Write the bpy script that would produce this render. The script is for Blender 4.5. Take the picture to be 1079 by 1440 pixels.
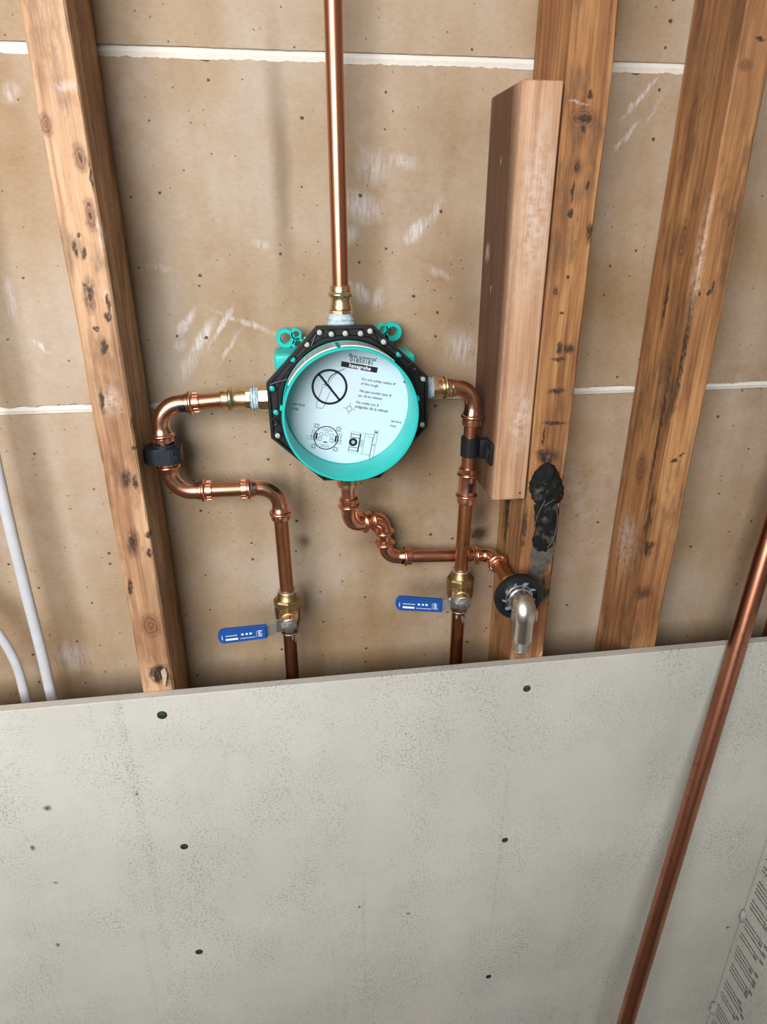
import bpy, bmesh, math, random
from mathutils import Vector, Matrix, noise as mnoise
R = math.radians
PI = math.pi
scene = bpy.context.scene
for o in list(bpy.data.objects):
    bpy.data.objects.remove(o, do_unlink=True)
COL = scene.collection
random.seed(7)

# ------------------------------------------------------------------ camera
# x runs along the stud wall, y into the wall (stud fronts at y = 0), z up, metres
cam = bpy.data.cameras.new('camera')
cam.sensor_fit = 'VERTICAL'
cam.sensor_height = 24.0
cam.lens = 24.0 * 928.4 / 1440.0
cam.clip_start = 0.02
co = bpy.data.objects.new('camera', cam)
COL.objects.link(co)
co.location = (0.0, -0.645, 1.55)
co.rotation_euler = (R(90 - 23.75), 0.0, R(-8.21))
scene.camera = co

# ------------------------------------------------------------------ world, window light, exposure
world = bpy.data.worlds.new('world')
scene.world = world
world.use_nodes = True
world.node_tree.nodes['Background'].inputs[0].default_value = (0.80, 0.88, 1.0, 1)
world.node_tree.nodes['Background'].inputs[1].default_value = 0.6


def area(name, loc, target, sx, sy, power, color):
    l = bpy.data.lights.new(name, 'AREA')
    l.shape = 'RECTANGLE'
    l.size, l.size_y, l.energy, l.color = sx, sy, power, color
    o = bpy.data.objects.new(name, l)
    COL.objects.link(o)
    o.location = loc
    d = Vector(target) - Vector(loc)
    o.rotation_euler = d.to_track_quat('-Z', 'Y').to_euler()
    return o


# daylight entering through the window of the wall behind the photographer
area('window_daylight', (-0.76, -1.57, 1.93), (-0.76, 0.0, 1.93), 1.20, 0.86, 45.0, (1.0, 0.985, 0.97))
vs = scene.view_settings
vs.view_transform = 'Standard'
vs.look = 'None'
vs.gamma = 1.0
vs.use_curve_mapping = False
vs.exposure = 0.24
scene.cycles.max_bounces = 6
scene.cycles.diffuse_bounces = 3
scene.cycles.glossy_bounces = 3
scene.cycles.caustics_reflective = False
scene.cycles.caustics_refractive = False


# ------------------------------------------------------------------ node helpers
def nd(t, typ, ins=None, **kw):
    n = t.nodes.new(typ)
    for k, v in kw.items():
        setattr(n, k, v)
    for k, v in (ins or {}).items():
        s = n.inputs[k]
        if isinstance(v, bpy.types.NodeSocket):
            t.links.new(v, s)
        else:
            s.default_value = v
    return n


def new_mat(name, color=(.5, .5, .5), rough=.5, metal=0.0, spec=.5):
    m = bpy.data.materials.new(name)
    m.use_nodes = True
    b = m.node_tree.nodes['Principled BSDF']
    b.inputs['Base Color'].default_value = (*color, 1)
    b.inputs['Roughness'].default_value = rough
    b.inputs['Metallic'].default_value = metal
    b.inputs['Specular IOR Level'].default_value = spec
    m.diffuse_color = (*color, 1)
    return m, m.node_tree, b


def srgb(r, g, b):
    f = lambda c: (c / 255 / 12.92) if c / 255 <= .04045 else ((c / 255 + .055) / 1.055) ** 2.4
    return (f(r), f(g), f(b))


def pos(t):
    return nd(t, 'ShaderNodeNewGeometry').outputs['Position']


def mapping(t, vec, loc=(0, 0, 0), rot=(0, 0, 0), scale=(1, 1, 1), typ='POINT'):
    return nd(t, 'ShaderNodeMapping', {'Vector': vec, 'Location': loc, 'Rotation': rot, 'Scale': scale}, vector_type=typ).outputs[0]


def noise(t, vec, scale, detail=4, rough=.55, dist=0.0):
    return nd(t, 'ShaderNodeTexNoise', {'Vector': vec, 'Scale': scale, 'Detail': detail, 'Roughness': rough, 'Distortion': dist}).outputs[0]


def rng(t, v, a, b, c=0.0, d=1.0):
    return nd(t, 'ShaderNodeMapRange', {'Value': v, 'From Min': a, 'From Max': b, 'To Min': c, 'To Max': d}).outputs[0]


def mth(t, op, a, b=0.0):
    return nd(t, 'ShaderNodeMath', {0: a, 1: b}, operation=op).outputs[0]


def mix(t, fac, a, b, blend='MIX'):
    n = nd(t, 'ShaderNodeMix', data_type='RGBA', blend_type=blend)
    for idx, v in ((0, fac), (6, a), (7, b)):
        s = n.inputs[idx]
        if isinstance(v, bpy.types.NodeSocket):
            t.links.new(v, s)
        elif idx == 0:
            s.default_value = v
        else:
            s.default_value = (*v[:3], 1)
    return n.outputs[2]


def ramp(t, v, stops):
    n = nd(t, 'ShaderNodeValToRGB', {0: v})
    e = n.color_ramp.elements
    while len(e) < len(stops):
        e.new(0.5)
    for i, (p, c) in enumerate(stops):
        e[i].position = p
        e[i].color = (*c, 1)
    return n.outputs[0]


def mark(t, vec, c, rad, roty=0.0, soft=.5):
    """an irregular patch of its own shape: 1 inside an ellipsoid at c, fading out at its rim"""
    m = mapping(t, vec, c, (0, roty, 0), rad, 'TEXTURE')
    l = nd(t, 'ShaderNodeVectorMath', {0: m}, operation='LENGTH').outputs['Value']
    return rng(t, l, 1.0, 1.0 - soft * .85)


def marks(t, vec, lst):
    out = None
    for q in lst:
        v = mark(t, vec, *q[:4]) if len(q) < 5 else mth(t, 'MULTIPLY', mark(t, vec, *q[:4]), q[4])
        out = v if out is None else mth(t, 'MAXIMUM', out, v)
    return out if out is not None else 0.0


def wobble(t, vec, scale, amt):
    n = nd(t, 'ShaderNodeTexNoise', {'Vector': vec, 'Scale': scale, 'Detail': 3.0})
    s = nd(t, 'ShaderNodeVectorMath', {0: n.outputs['Color'], 1: (.5, .5, .5)}, operation='SUBTRACT').outputs[0]
    s = nd(t, 'ShaderNodeVectorMath', {0: s, 'Scale': amt}, operation='SCALE').outputs[0]
    return nd(t, 'ShaderNodeVectorMath', {0: vec, 1: s}, operation='ADD').outputs[0]


def bump(t, b, h, strength=.3, dist=.001):
    n = nd(t, 'ShaderNodeBump', {'Height': h, 'Strength': strength, 'Distance': dist})
    t.links.new(n.outputs[0], b.inputs['Normal'])


# ------------------------------------------------------------------ materials
def wood(name, light, mid, dark, seed=0.0, grime=.5, darkmarks=(), knots=(), dust_sheen=(), black=(), red=(), redk=.75, redc=(.20, .055, .022)):
    m, t, b = new_mat(name, mid, .62, 0, .3)
    p = pos(t)
    po = mapping(t, p, (seed, seed * .7, seed * 1.3))
    pw = wobble(t, po, 9.0, .012)
    g1 = noise(t, mapping(t, pw, scale=(1, 1, .035)), 130, 4, .6)
    g2 = noise(t, mapping(t, po, scale=(1, 1, .02)), 420, 3, .6)
    g3 = noise(t, mapping(t, po, scale=(1, 1, .25)), 26, 3, .6)
    v = mth(t, 'ADD', mth(t, 'MULTIPLY', g1, .55), mth(t, 'ADD', mth(t, 'MULTIPLY', g2, .25), mth(t, 'MULTIPLY', g3, .3)))
    c = ramp(t, v, [(.38, dark), (.53, mid), (.68, light)])
    # grime in patches
    gm = noise(t, mapping(t, po, scale=(1, 1, .35)), 34, 5, .7)
    gm = mth(t, 'MULTIPLY', rng(t, gm, .50, .70), grime)
    c = mix(t, gm, c, (.085, .052, .034))
    c = mix(t, mth(t, 'MULTIPLY', rng(t, noise(t, mapping(t, po, scale=(1, 1, .45)), 11, 3, .6), .42, .66), grime * .75), c, (.20, .095, .045))
    fl = noise(t, mapping(t, po, scale=(1, 1, .4)), 330, 2, .5)
    c = mix(t, mth(t, 'MULTIPLY', rng(t, fl, .66, .74), mth(t, 'ADD', .12, mth(t, 'MULTIPLY', gm, .7))), c, (.05, .03, .02))
    wv = wobble(t, p, 150, .006)
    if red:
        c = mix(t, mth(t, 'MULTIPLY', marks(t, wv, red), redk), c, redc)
    for (kc, kr) in knots:
        km = mapping(t, wv, kc, (0, 0, 0), kr, 'TEXTURE')
        l = nd(t, 'ShaderNodeVectorMath', {0: km}, operation='LENGTH').outputs['Value']
        rings = rng(t, mth(t, 'SINE', mth(t, 'MULTIPLY', l, 22.0)), -1, 1)
        body = ramp(t, rings, [(0, (.13, .055, .026)), (1, (.27, .125, .058))])
        c = mix(t, mth(t, 'MULTIPLY', rng(t, l, 1.0, .55), .8), c, body)
    if dust_sheen:
        d = mth(t, 'MULTIPLY', marks(t, wobble(t, p, 60, .012), dust_sheen), rng(t, noise(t, p, 160, 4, .7), .36, .62))
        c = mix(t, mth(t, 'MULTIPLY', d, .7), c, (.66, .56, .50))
    if darkmarks:
        dk = mth(t, 'MULTIPLY', marks(t, wv, darkmarks), rng(t, noise(t, mapping(t, p, scale=(1, 1, .35)), 420, 3, .7), .34, .54, .25, 1.25))
        c = mix(t, mth(t, 'MINIMUM', dk, .95), c, (.045, .028, .020))
    if black:
        bk = mth(t, 'MULTIPLY', marks(t, wobble(t, p, 70, .02), black), rng(t, noise(t, mapping(t, p, scale=(1, 1, .4)), 200, 4, .7), .32, .54, .35, 1.4))
        c = mix(t, mth(t, 'MINIMUM', bk, .96), c, (.024, .019, .017))
    t.links.new(c, b.inputs['Base Color'])
    t.links.new(rng(t, v, .3, .7, .72, .5), b.inputs['Roughness'])
    bump(t, b, mth(t, 'ADD', mth(t, 'MULTIPLY', g1, .7), g2), .35, .0012)
    return m


def kraft():
    m, t, b = new_mat('kraft_paper', (.4, .3, .2), .7, 0, .25)
    p = pos(t)
    big = noise(t, p, 5.0, 4, .6)
    st = noise(t, mapping(t, p, scale=(1, 1, .12)), 16, 3, .5)
    c = ramp(t, mth(t, 'ADD', mth(t, 'MULTIPLY', big, .6), mth(t, 'MULTIPLY', st, .4)),
             [(.36, srgb(148, 120, 87)), (.5, srgb(168, 146, 120)), (.64, srgb(183, 168, 152))])
    fine = noise(t, mapping(t, p, scale=(.6, 1, 1)), 300, 4, .7)
    c = mix(t, .07, c, ramp(t, fine, [(.3, (.12, .08, .05)), (.7, (.8, .7, .55))]))
    # dark streaks and spots, with soft shade beside studs and block painted in
    stain_shade = [((.004, .09, 1.60), (.013, .1, .14), 0, .9, .40), ((.006, .09, 1.19), (.012, .1, .018), 0, 1, .75),
              ((.006, .09, 1.24), (.010, .1, .09), 0, 1, .35), ((.229, .09, 1.187), (.019, .1, .017), 0, .8, .98),
              ((.226, .09, 1.215), (.020, .1, .035), 0, 1, .7), ((.20, .09, 1.47), (.03, .1, .10), 0, 1, .35),  # first two paint shade along the middle stud and the block
              ((.105, .09, 1.185), (.05, .1, .02), 0, 1, .4), ((-.135, .09, 1.5), (.022, .1, .11), 0, 1, .3)]  # last one paints the left stud's soft shadow on the paper
    s = marks(t, wobble(t, p, 30, .012), stain_shade)
    # white plaster scuffs
    A = 0.62
    scuffs = [((-.103, .09, 1.4522), (.006, .1, .022), A, .7, .9), ((-.0877, .09, 1.4373), (.007, .1, .030), A, .8, .9),
              ((-.068, .09, 1.448), (.004, .1, .034), A, .8, .8), ((-.060, .09, 1.428), (.003, .1, .028), A, .8, .6),
              ((-.042, .09, 1.452), (.0035, .1, .045), 1.95, .8, .6), ((-.125, .09, 1.507), (.016, .1, .004), .1, .8, .5),
              ((-.112, .09, 1.43), (.007, .1, .006), .2, .6, .6), ((-.105, .09, 1.41), (.010, .1, .03), A, .9, .6),
              ((.1398, .09, 1.5409), (.009, .1, .018), .7, .6, .9), ((.0806, .09, 1.5642), (.03, .1, .018), .3, .9, .75),
              ((.0955, .09, 1.60), (.022, .1, .02), .3, .9, .55), ((.125, .09, 1.605), (.02, .1, .008), .2, .9, .5),
              ((.069, .09, 1.5376), (.012, .1, .014), .3, .8, .8), ((.078, .09, 1.482), (.010, .1, .022), 2.2, .8, .75),
              ((.10, .09, 1.474), (.008, .1, .016), .2, .8, .6), ((.195, .09, 1.42), (.028, .1, .022), .9, .9, .6),
              ((.165, .09, 1.50), (.022, .1, .006), .4, .9, .4), ((.3676, .09, 1.663), (.003, .1, .030), .72, .7, .95),
              ((.358, .09, 1.630), (.003, .1, .022), .72, .7, .85), ((.386, .09, 1.655), (.003, .1, .02), .5, .8, .6),
              ((-.25, .09, 1.432), (.004, .1, .013), 2.3, .8, .7), ((-.27, .09, 1.48), (.006, .1, .03), 0, .9, .6),
              ((-.232, .09, 1.655), (.010, .1, .012), .4, .9, .5), ((-.02, .09, 1.53), (.012, .1, .006), .2, .9, .5),
              ((-.29, .09, 1.05), (.03, .1, .03), .2, .9, .5), ((.16, .09, 1.56), (.006, .1, .018), .4, .9, .5)]
    sm = marks(t, wobble(t, p, 90, .010), scuffs)
    br = noise(t, mapping(t, p, rot=(0, -A, 0), scale=(1, 1, .16)), 330, 4, .7)
    sm = mth(t, 'MULTIPLY', sm, rng(t, br, .34, .60))
    c = mix(t, mth(t, 'MULTIPLY', sm, .8), c, (.74, .72, .73))
    # haze of plaster dust
    hz = mth(t, 'MULTIPLY', rng(t, noise(t, p, 7.0, 4, .6), .48, .72), rng(t, noise(t, p, 60, 4, .7), .35, .7))
    c = mix(t, mth(t, 'MULTIPLY', hz, .42), c, (.52, .48, .46))
    c = mix(t, s, c, (.075, .042, .022))
    # dark flecks in the paper
    sx = nd(t, 'ShaderNodeSeparateXYZ', {0: wobble(t, p, 240, .003)})
    flat = nd(t, 'ShaderNodeCombineXYZ', {0: sx.outputs[0], 1: mth(t, 'MULTIPLY', sx.outputs[2], 1.15)}).outputs[0]
    for sc, lo, sz, k in ((36, .68, .085, .90), (78, .80, .09, .75)):
        v = nd(t, 'ShaderNodeTexVoronoi', {'Vector': flat, 'Scale': float(sc)}, voronoi_dimensions='2D')
        rr = nd(t, 'ShaderNodeSeparateColor', {0: v.outputs['Color']}).outputs[0]
        rad = rng(t, rr, lo, 1.0, .02, sz)
        hit = rng(t, mth(t, 'SUBTRACT', rad, v.outputs['Distance']), 0.0, .03)
        hit = mth(t, 'MULTIPLY', mth(t, 'MULTIPLY', hit, mth(t, 'GREATER_THAN', rr, lo)), k)
        c = mix(t, hit, c, (.055, .032, .02))
    t.links.new(c, b.inputs['Base Color'])
    bump(t, b, fine, .10, .001)
    return m


def cement():
    m, t, b = new_mat('cement_board', (.6, .6, .55), .85, 0, .2)
    p = pos(t)
    big = noise(t, p, 3.5, 4, .6)
    c = ramp(t, big, [(.35, srgb(193, 192, 184)), (.65, srgb(206, 205, 198))])
    mat = noise(t, p, 900, 2, .6)
    fib = noise(t, mapping(t, p, scale=(.25, 1, 1)), 700, 3, .6)
    patch = rng(t, noise(t, mapping(t, p, scale=(1, 1, .6)), 9, 6, .72), .42, .66)
    spk = rng(t, noise(t, p, 330, 3, .65), .50, .66)
    c = mix(t, mth(t, 'MULTIPLY', mth(t, 'MULTIPLY', patch, spk), .78), c, (.18, .175, .168))
    # vertical rub lines
    ln = rng(t, noise(t, mapping(t, wobble(t, p, 14, .012), scale=(1, 1, .02)), 48, 2, .5), .63, .70)
    sp2 = rng(t, noise(t, p, 420, 3, .7), .52, .66)
    c = mix(t, mth(t, 'MULTIPLY', mth(t, 'MULTIPLY', ln, sp2), .6), c, (.14, .135, .125))
    dents = [((-.3155, -.012, .9066), (.006, .02, .006), 0, .9), ((-.2118, -.012, .9138), (.003, .02, .003), 0, .9),
             ((-.35, -.012, .663), (.004, .02, .0045), 0, .9), ((.056, -.012, .656), (.003, .02, .003), 0, .9),
             ((.1276, -.012, .628), (.004, .02, .0035), 0, .9), ((.665, -.012, .484), (.005, .02, .004), 0, .8),
             ((-.33, -.012, .78), (.004, .02, .003), 0, .9), ((-.345, -.012, .845), (.004, .02, .006), 0, .9)]
    dm = mth(t, 'MULTIPLY', marks(t, wobble(t, p, 260, .006), dents), .85)
    c = mix(t, dm, c, (.05, .05, .048))
    t.links.new(c, b.inputs['Base Color'])
    bump(t, b, mth(t, 'ADD', mth(t, 'MULTIPLY', mat, .6), mth(t, 'MULTIPLY', fib, .6)), .4, .0012)
    return m


def metal(name, c1, c2, r0=.2, r1=.4, scale=40, stretch=1.0, spots=0.0):
    m, t, b = new_mat(name, c1, r0, 1.0)
    p = mapping(t, pos(t), scale=(1, 1, stretch))
    n = noise(t, p, scale, 5, .6)
    c = ramp(t, n, [(.35, c2), (.62, c1)])
    if spots:
        s = mth(t, 'MULTIPLY', rng(t, noise(t, pos(t), 90, 4, .7), .60, .70), spots)
        c = mix(t, s, c, (.05, .025, .018))
    t.links.new(c, b.inputs['Base Color'])
    t.links.new(rng(t, n, .35, .65, r1, r0), b.inputs['Roughness'])
    return m


def plain(name, color, rough, spec=.5, var=.25, scale=60):
    m, t, b = new_mat(name, color, rough, 0, spec)
    n = noise(t, pos(t), scale, 4, .6)
    c = mix(t, rng(t, n, .35, .7, 0, var), color, tuple(x * .35 for x in color))
    t.links.new(c, b.inputs['Base Color'])
    return m


M = {}
M['kraft'] = kraft()
M['cement'] = cement()
M['plaster'] = plain('white_plaster', (.80, .77, .70), .8, .2, .12, 120)
M['room'] = plain('room_drywall', (.24, .21, .185), .8, .2, .1, 3)
M['ceil'] = plain('room_ceiling', (.34, .32, .29), .8, .2, .1, 3)
M['subfloor'] = plain('subfloor', (.15, .115, .085), .7, .3, .4, 14)
M['copper'] = metal('bright_copper', (.90, .48, .34), (.72, .34, .22), .20, .33, 60)
M['copper_tube'] = metal('copper_tube', (.66, .31, .19), (.48, .21, .125), .27, .40, 30, .15)
M['copper_old'] = metal('aged_copper', (.60, .27, .13), (.40, .17, .08), .30, .48, 36, .3, .5)
M['copper_dark'] = metal('tarnished_copper', (.36, .14, .075), (.20, .075, .045), .32, .5, 40, .3, .6)
M['copper_lean'] = metal('brown_copper', (.52, .23, .14), (.34, .14, .085), .28, .42, 26, .3, .5)
M['brass'] = metal('brass', (.86, .66, .40), (.70, .50, .28), .22, .38, 70)
M['brass_old'] = metal('dull_brass', (.44, .33, .16), (.27, .195, .095), .32, .5, 80)
M['solder'] = metal('solder', (.75, .72, .68), (.55, .50, .45), .3, .5, 200)
M['steel'] = metal('plated_steel', (.74, .74, .74), (.60, .60, .61), .28, .42, 120)
M['nickel'] = metal('brushed_nickel', (.80, .76, .70), (.70, .66, .60), .32, .42, 90, .1)
M['tape'] = plain('pipe_sealant', (.55, .70, .78), .75, .3, .55, 260)
M['black'] = plain('black_plastic', (.012, .013, .016), .38, .5, .3, 80)
M['navy'] = plain('blue_black_plastic', (.018, .024, .035), .36, .5, .3, 80)
M['rubber'] = plain('black_rubber', (.008, .011, .014), .42, .5, .3, 80)
M['teal'] = plain('turquoise_plastic', (.010, .54, .50), .34, .5, .1, 20)
M['card'] = plain('white_card', (.62, .74, .84), .22, .5, .03, 10)
M['ink'] = new_mat('black_ink', (.006, .006, .009), .4)[0]
M['white_ink'] = new_mat('white_ink', (.85, .87, .9), .45)[0]
M['sticker'] = plain('white_sticker', (.76, .82, .80), .4, .4, .06, 60)
M['grey_ink'] = new_mat('faded_ink', (.42, .47, .46), .5)[0]
M['dot'] = plain('flange_hole_light', (.50, .56, .52), .5, .4, .3, 200)
M['blue'] = plain('blue_vinyl', (.012, .085, .35), .38, .5, .12, 40)
M['cable'] = plain('white_cable', (.56, .575, .61), .5, .5, .15, 60)
M['tar'] = plain('black_membrane', (.012, .011, .011), .8, .2, .6, 90)
t_ = M['tar'].node_tree
p_ = pos(t_)
c_ = mix(t_, mth(t_, 'MULTIPLY', rng(t_, noise(t_, p_, 75, 5, .75), .52, .68), .8), (.010, .010, .010), (.115, .10, .088))
t_.links.new(c_, t_.nodes['Principled BSDF'].inputs['Base Color'])
M['torn'] = plain('torn_membrane', (.13, .115, .10), .8, .3, .7, 140)
M['screw_green'] = metal('green_screw', (.17, .25, .21), (.10, .15, .125), .4, .55, 300)
M['screw_dark'] = plain('screw_recess', (.012, .014, .013), .6)
M['wrap'] = plain('blue_grey_wrap', (.24, .31, .38), .4, .5, .6, 200)
M['print'] = new_mat('board_print', (.022, .018, .022), .7)[0]
M['green_dot'] = plain('green_press_mark', (.05, .13, .06), .5, .4, .3, 200)
M['chip'] = plain('pale_wood_chip', (.58, .46, .33), .7, .3, .4, 200)
M['mud'] = plain('joint_mud', (.50, .49, .45), .9, .1, .4, 120)

TAN = (srgb(216, 178, 142), srgb(188, 147, 111), srgb(136, 97, 70))
FIR = (srgb(194, 146, 98), srgb(160, 112, 71), srgb(102, 64, 38))
# stains, nail holes and knots are given in metres on the stud that carries them
M['wood_a'] = wood('stud_fir_pale', *TAN, seed=1.3, grime=.8,
    darkmarks=[((-.1596, 0, 1.598), (.0018, .01, .004), 0, .5), ((-.1588, 0, 1.5537), (.0022, .01, .003), 0, .5), ((-.1587, 0, 1.564), (.002, .01, .002), 0, .5),
               ((-.1716, 0, 1.5396), (.002, .01, .002), 0, .5), ((-.1697, 0, 1.525), (.003, .01, .007), .3, .6), ((-.1728, 0, 1.499), (.003, .01, .002), 0, .5),
               ((-.1557, 0, 1.483), (.002, .01, .010), 0, .6), ((-.1702, 0, 1.4612), (.0035, .01, .003), 0, .5), ((-.158, 0, 1.4716), (.004, .01, .006), 0, .6),
               ((-.1654, 0, 1.4453), (.0035, .01, .010), .2, .6), ((-.149, 0, 1.372), (.005, .02, .012), .2, .7), ((-.154, 0, 1.347), (.003, .01, .003), 0, .5),
               ((-.166, 0, 1.316), (.006, .01, .012), .2, .8), ((-.158, 0, 1.312), (.003, .01, .010), .1, .7), ((-.1522, 0, 1.2528), (.005, .01, .006), .3, .7),
               ((-.1551, 0, 1.2323), (.004, .01, .007), 0, .5), ((-.1802, 0, 1.1933), (.003, .01, .012), .1, .6), ((-.170, 0, 1.245), (.008, .01, .02), .2, 1),
               ((-.171, 0, 1.49), (.007, .01, .02), .1, 1), ((-.176, 0, 1.395), (.003, .01, .016), .1, .8), ((-.176, 0, 1.528), (.0025, .01, .009), 0, .7),
               ((-.1535, 0, 1.585), (.0014, .01, .014), 0, .6), ((-.152, .03, 1.66), (.01, .0016, .18), 0, .6)],
    knots=[((-.1817, 0, 1.6215), (.006, .03, .011)), ((-.1596, 0, 1.598), (.007, .02, .014)), ((-.166, 0, 1.143), (.013, .03, .019)), ((-.1588, 0, 1.555), (.006, .02, .017))],
    dust_sheen=[((-.160, 0, 1.648), (.014, .02, .006), 0, .6), ((-.157, 0, 1.4915), (.004, .02, .008), 0, .5), ((-.153, 0, 1.54), (.003, .02, .02), 0, .6), ((-.168, 0, 1.395), (.012, .02, .02), 0, .9), ((-.152, .03, 1.22), (.01, .02, .05), 0, .9)],
    black=[((-.166, 0, 1.078), (.013, .02, .017), 0, .6, .9), ((-.152, .01, 1.5), (.01, .006, .06), 0, .9, .45)],
    red=[((-.168, 0, 1.12), (.03, .05, .05), 0, .9, .6), ((-.172, 0, 1.30), (.02, .05, .10), .05, .9, .4), ((-.152, .06, 1.3), (.02, .03, .1), 0, .9, .5)])
M['wood_b'] = wood('stud_fir_weathered', *FIR, seed=4.1, grime=.85,
    darkmarks=[((.2767, 0, 1.652), (.003, .01, .004), 0, .6), ((.2734, 0, 1.634), (.010, .01, .004), 0, .6), ((.2736, 0, 1.6253), (.003, .01, .003), 0, .5),
               ((.2713, 0, 1.5954), (.0035, .01, .005), 0, .5), ((.2694, 0, 1.575), (.0018, .01, .012), 0, .6), ((.2698, 0, 1.557), (.003, .01, .005), 0, .6),
               ((.2835, 0, 1.58), (.002, .01, .005), 0, .5), ((.2905, 0, 1.54), (.004, .01, .012), 0, .7), ((.2737, 0, 1.5005), (.002, .01, .002), 0, .5),
               ((.2622, 0, 1.4875), (.003, .01, .006), 0, .7), ((.271, 0, 1.4673), (.003, .01, .002), 0, .5), ((.2727, 0, 1.4326), (.004, .01, .009), 0, .6),
               ((.283, 0, 1.432), (.008, .01, .006), .2, .8), ((.275, 0, 1.389), (.012, .01, .004), 0, .8), ((.276, 0, 1.3547), (.016, .01, .0025), .05, .6),
               ((.2655, 0, 1.34), (.0016, .01, .012), 0, .5), ((.273, 0, 1.422), (.010, .01, .003), 0, .8), ((.2535, 0, 1.23), (.004, .012, .04), 0, .9)],
    knots=[((.2713, 0, 1.5954), (.007, .02, .011)), ((.272, 0, 1.634), (.016, .02, .010))],
    dust_sheen=[((.266, 0, 1.646), (.010, .01, .0012), 0, .5), ((.290, 0, 1.055), (.003, .02, .02), 0, .8)],
    black=[((.272, 0, 1.318), (.016, .02, .010), 0, .8, .85), ((.285, 0, 1.15), (.012, .02, .03), 0, .8, .75), ((.276, 0, 1.185), (.014, .02, .045), 0, .9, .7),
           ((.253, .06, 1.23), (.01, .012, .07), 0, .8, .95), ((.292, 0, 1.21), (.004, .03, .10), 0, .9, .8)],
    red=[((.262, 0, 1.14), (.02, .04, .10), 0, .9, .9), ((.275, 0, 1.10), (.02, .03, .05), 0, .9, .6), ((.253, .05, 1.70), (.01, .03, .2), 0, .9, .6)])
M['wood_c'] = wood('stud_fir_orange', *FIR, seed=8.7, grime=.8,
    darkmarks=[((.4155, 0, 1.4842), (.0018, .01, .003), 0, .5), ((.4248, 0, 1.4841), (.0028, .01, .003), 0, .5), ((.4284, 0, 1.697), (.006, .01, .002), .3, .7),
               ((.4214, 0, 1.305), (.006, .01, .003), -.4, .8), ((.43, 0, 1.312), (.006, .01, .002), -.5, .8), ((.428, 0, 1.49), (.002, .01, .008), 0, .7),
               ((.41, 0, 1.42), (.003, .006, .07), 0, .8), ((.4095, .02, 1.34), (.01, .004, .14), 0, .9), ((.4095, .05, 1.47), (.01, .004, .04), 0, .9)],
    knots=[((.4188, 0, 1.6773), (.009, .02, .006)), ((.4095, .036, 1.531), (.02, .011, .026)), ((.4095, .045, 1.28), (.02, .014, .024)), ((.4095, .055, 1.63), (.02, .006, .06))],
    dust_sheen=[((.4095, .05, 1.18), (.01, .03, .05), 0, .9), ((.41, .004, 1.52), (.004, .01, .08), 0, .9)],
    black=[((.4085, 0, 1.197), (.009, .012, .010), 0, .7, .95), ((.4095, .01, 1.235), (.01, .008, .05), 0, .9, .6), ((.4095, .03, 1.40), (.01, .012, .10), 0, 1, .35), ((.415, 0, 1.135), (.018, .02, .012), 0, .9, .55)],
    red=[((.42, 0, 1.11), (.03, .04, .06), 0, .9, .5), ((.4095, .05, 1.08), (.02, .06, .05), 0, .9, .5)])
M['wood_d'] = wood('corner_redwood', srgb(150, 84, 48), srgb(118, 60, 34), srgb(76, 36, 20), seed=3.2, grime=.3)
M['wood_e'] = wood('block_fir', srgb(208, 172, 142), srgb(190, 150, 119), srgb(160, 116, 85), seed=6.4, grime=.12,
    darkmarks=[((.2125, .040, 1.600), (.01, .0022, .004), 0, .5), ((.2125, .045, 1.545), (.01, .002, .006), 0, .5), ((.2125, .047, 1.482), (.01, .004, .006), 0, .6),
               ((.243, 0, 1.278), (.002, .01, .002), 0, .5), ((.216, 0, 1.281), (.001, .01, .001), 0, .5)],
    dust_sheen=[((.234, -.004, 1.56), (.02, .02, .10), 0, .9), ((.236, -.004, 1.36), (.014, .02, .05), 0, .9), ((.2125, .042, 1.602), (.01, .003, .006), .3, .5), ((.2125, .05, 1.484), (.01, .003, .007), .3, .5), ((.2125, .07, 1.52), (.01, .01, .012), .3, .8)],  # first two paint the whitish sheen of the front face into its colour
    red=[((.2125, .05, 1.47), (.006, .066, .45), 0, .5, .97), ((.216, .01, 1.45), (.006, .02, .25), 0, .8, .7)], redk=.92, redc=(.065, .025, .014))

# ------------------------------------------------------------------ mesh helpers
ORG = {}


def link(name, bm, mat, parent=None, origin=None, smooth=40):
    """one mesh object out of a bmesh in world coordinates; its own origin goes to `origin` or its parent's"""
    og = Vector(origin) if origin is not None else (ORG[parent.name] if parent else Vector((0, 0, 0)))
    me = bpy.data.meshes.new(name)
    bmesh.ops.translate(bm, verts=bm.verts, vec=-og)
    bmesh.ops.recalc_face_normals(bm, faces=bm.faces)
    bm.to_mesh(me)
    bm.free()
    if smooth:
        for p in me.polygons:
            p.use_smooth = True
        me.set_sharp_from_angle(angle=R(smooth))
    me.materials.append(M[mat] if isinstance(mat, str) else mat)
    o = bpy.data.objects.new(name, me)
    COL.objects.link(o)
    if parent:
        o.parent = parent
        o.location = og - ORG[parent.name]
    else:
        o.location = og
    ORG[o.name] = og
    return o


def thing(name, loc, label, cat, group=None):
    o = bpy.data.objects.new(name, None)
    COL.objects.link(o)
    o.empty_display_size = .02
    o.location = loc
    ORG[o.name] = Vector(loc)
    return tag(o, label, cat, group)


def tag(o, label, cat, group=None):
    o['label'] = label
    o['category'] = cat
    if group:
        o['group'] = group
    return o


def struct(o):
    o['kind'] = 'structure'
    return o


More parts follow.
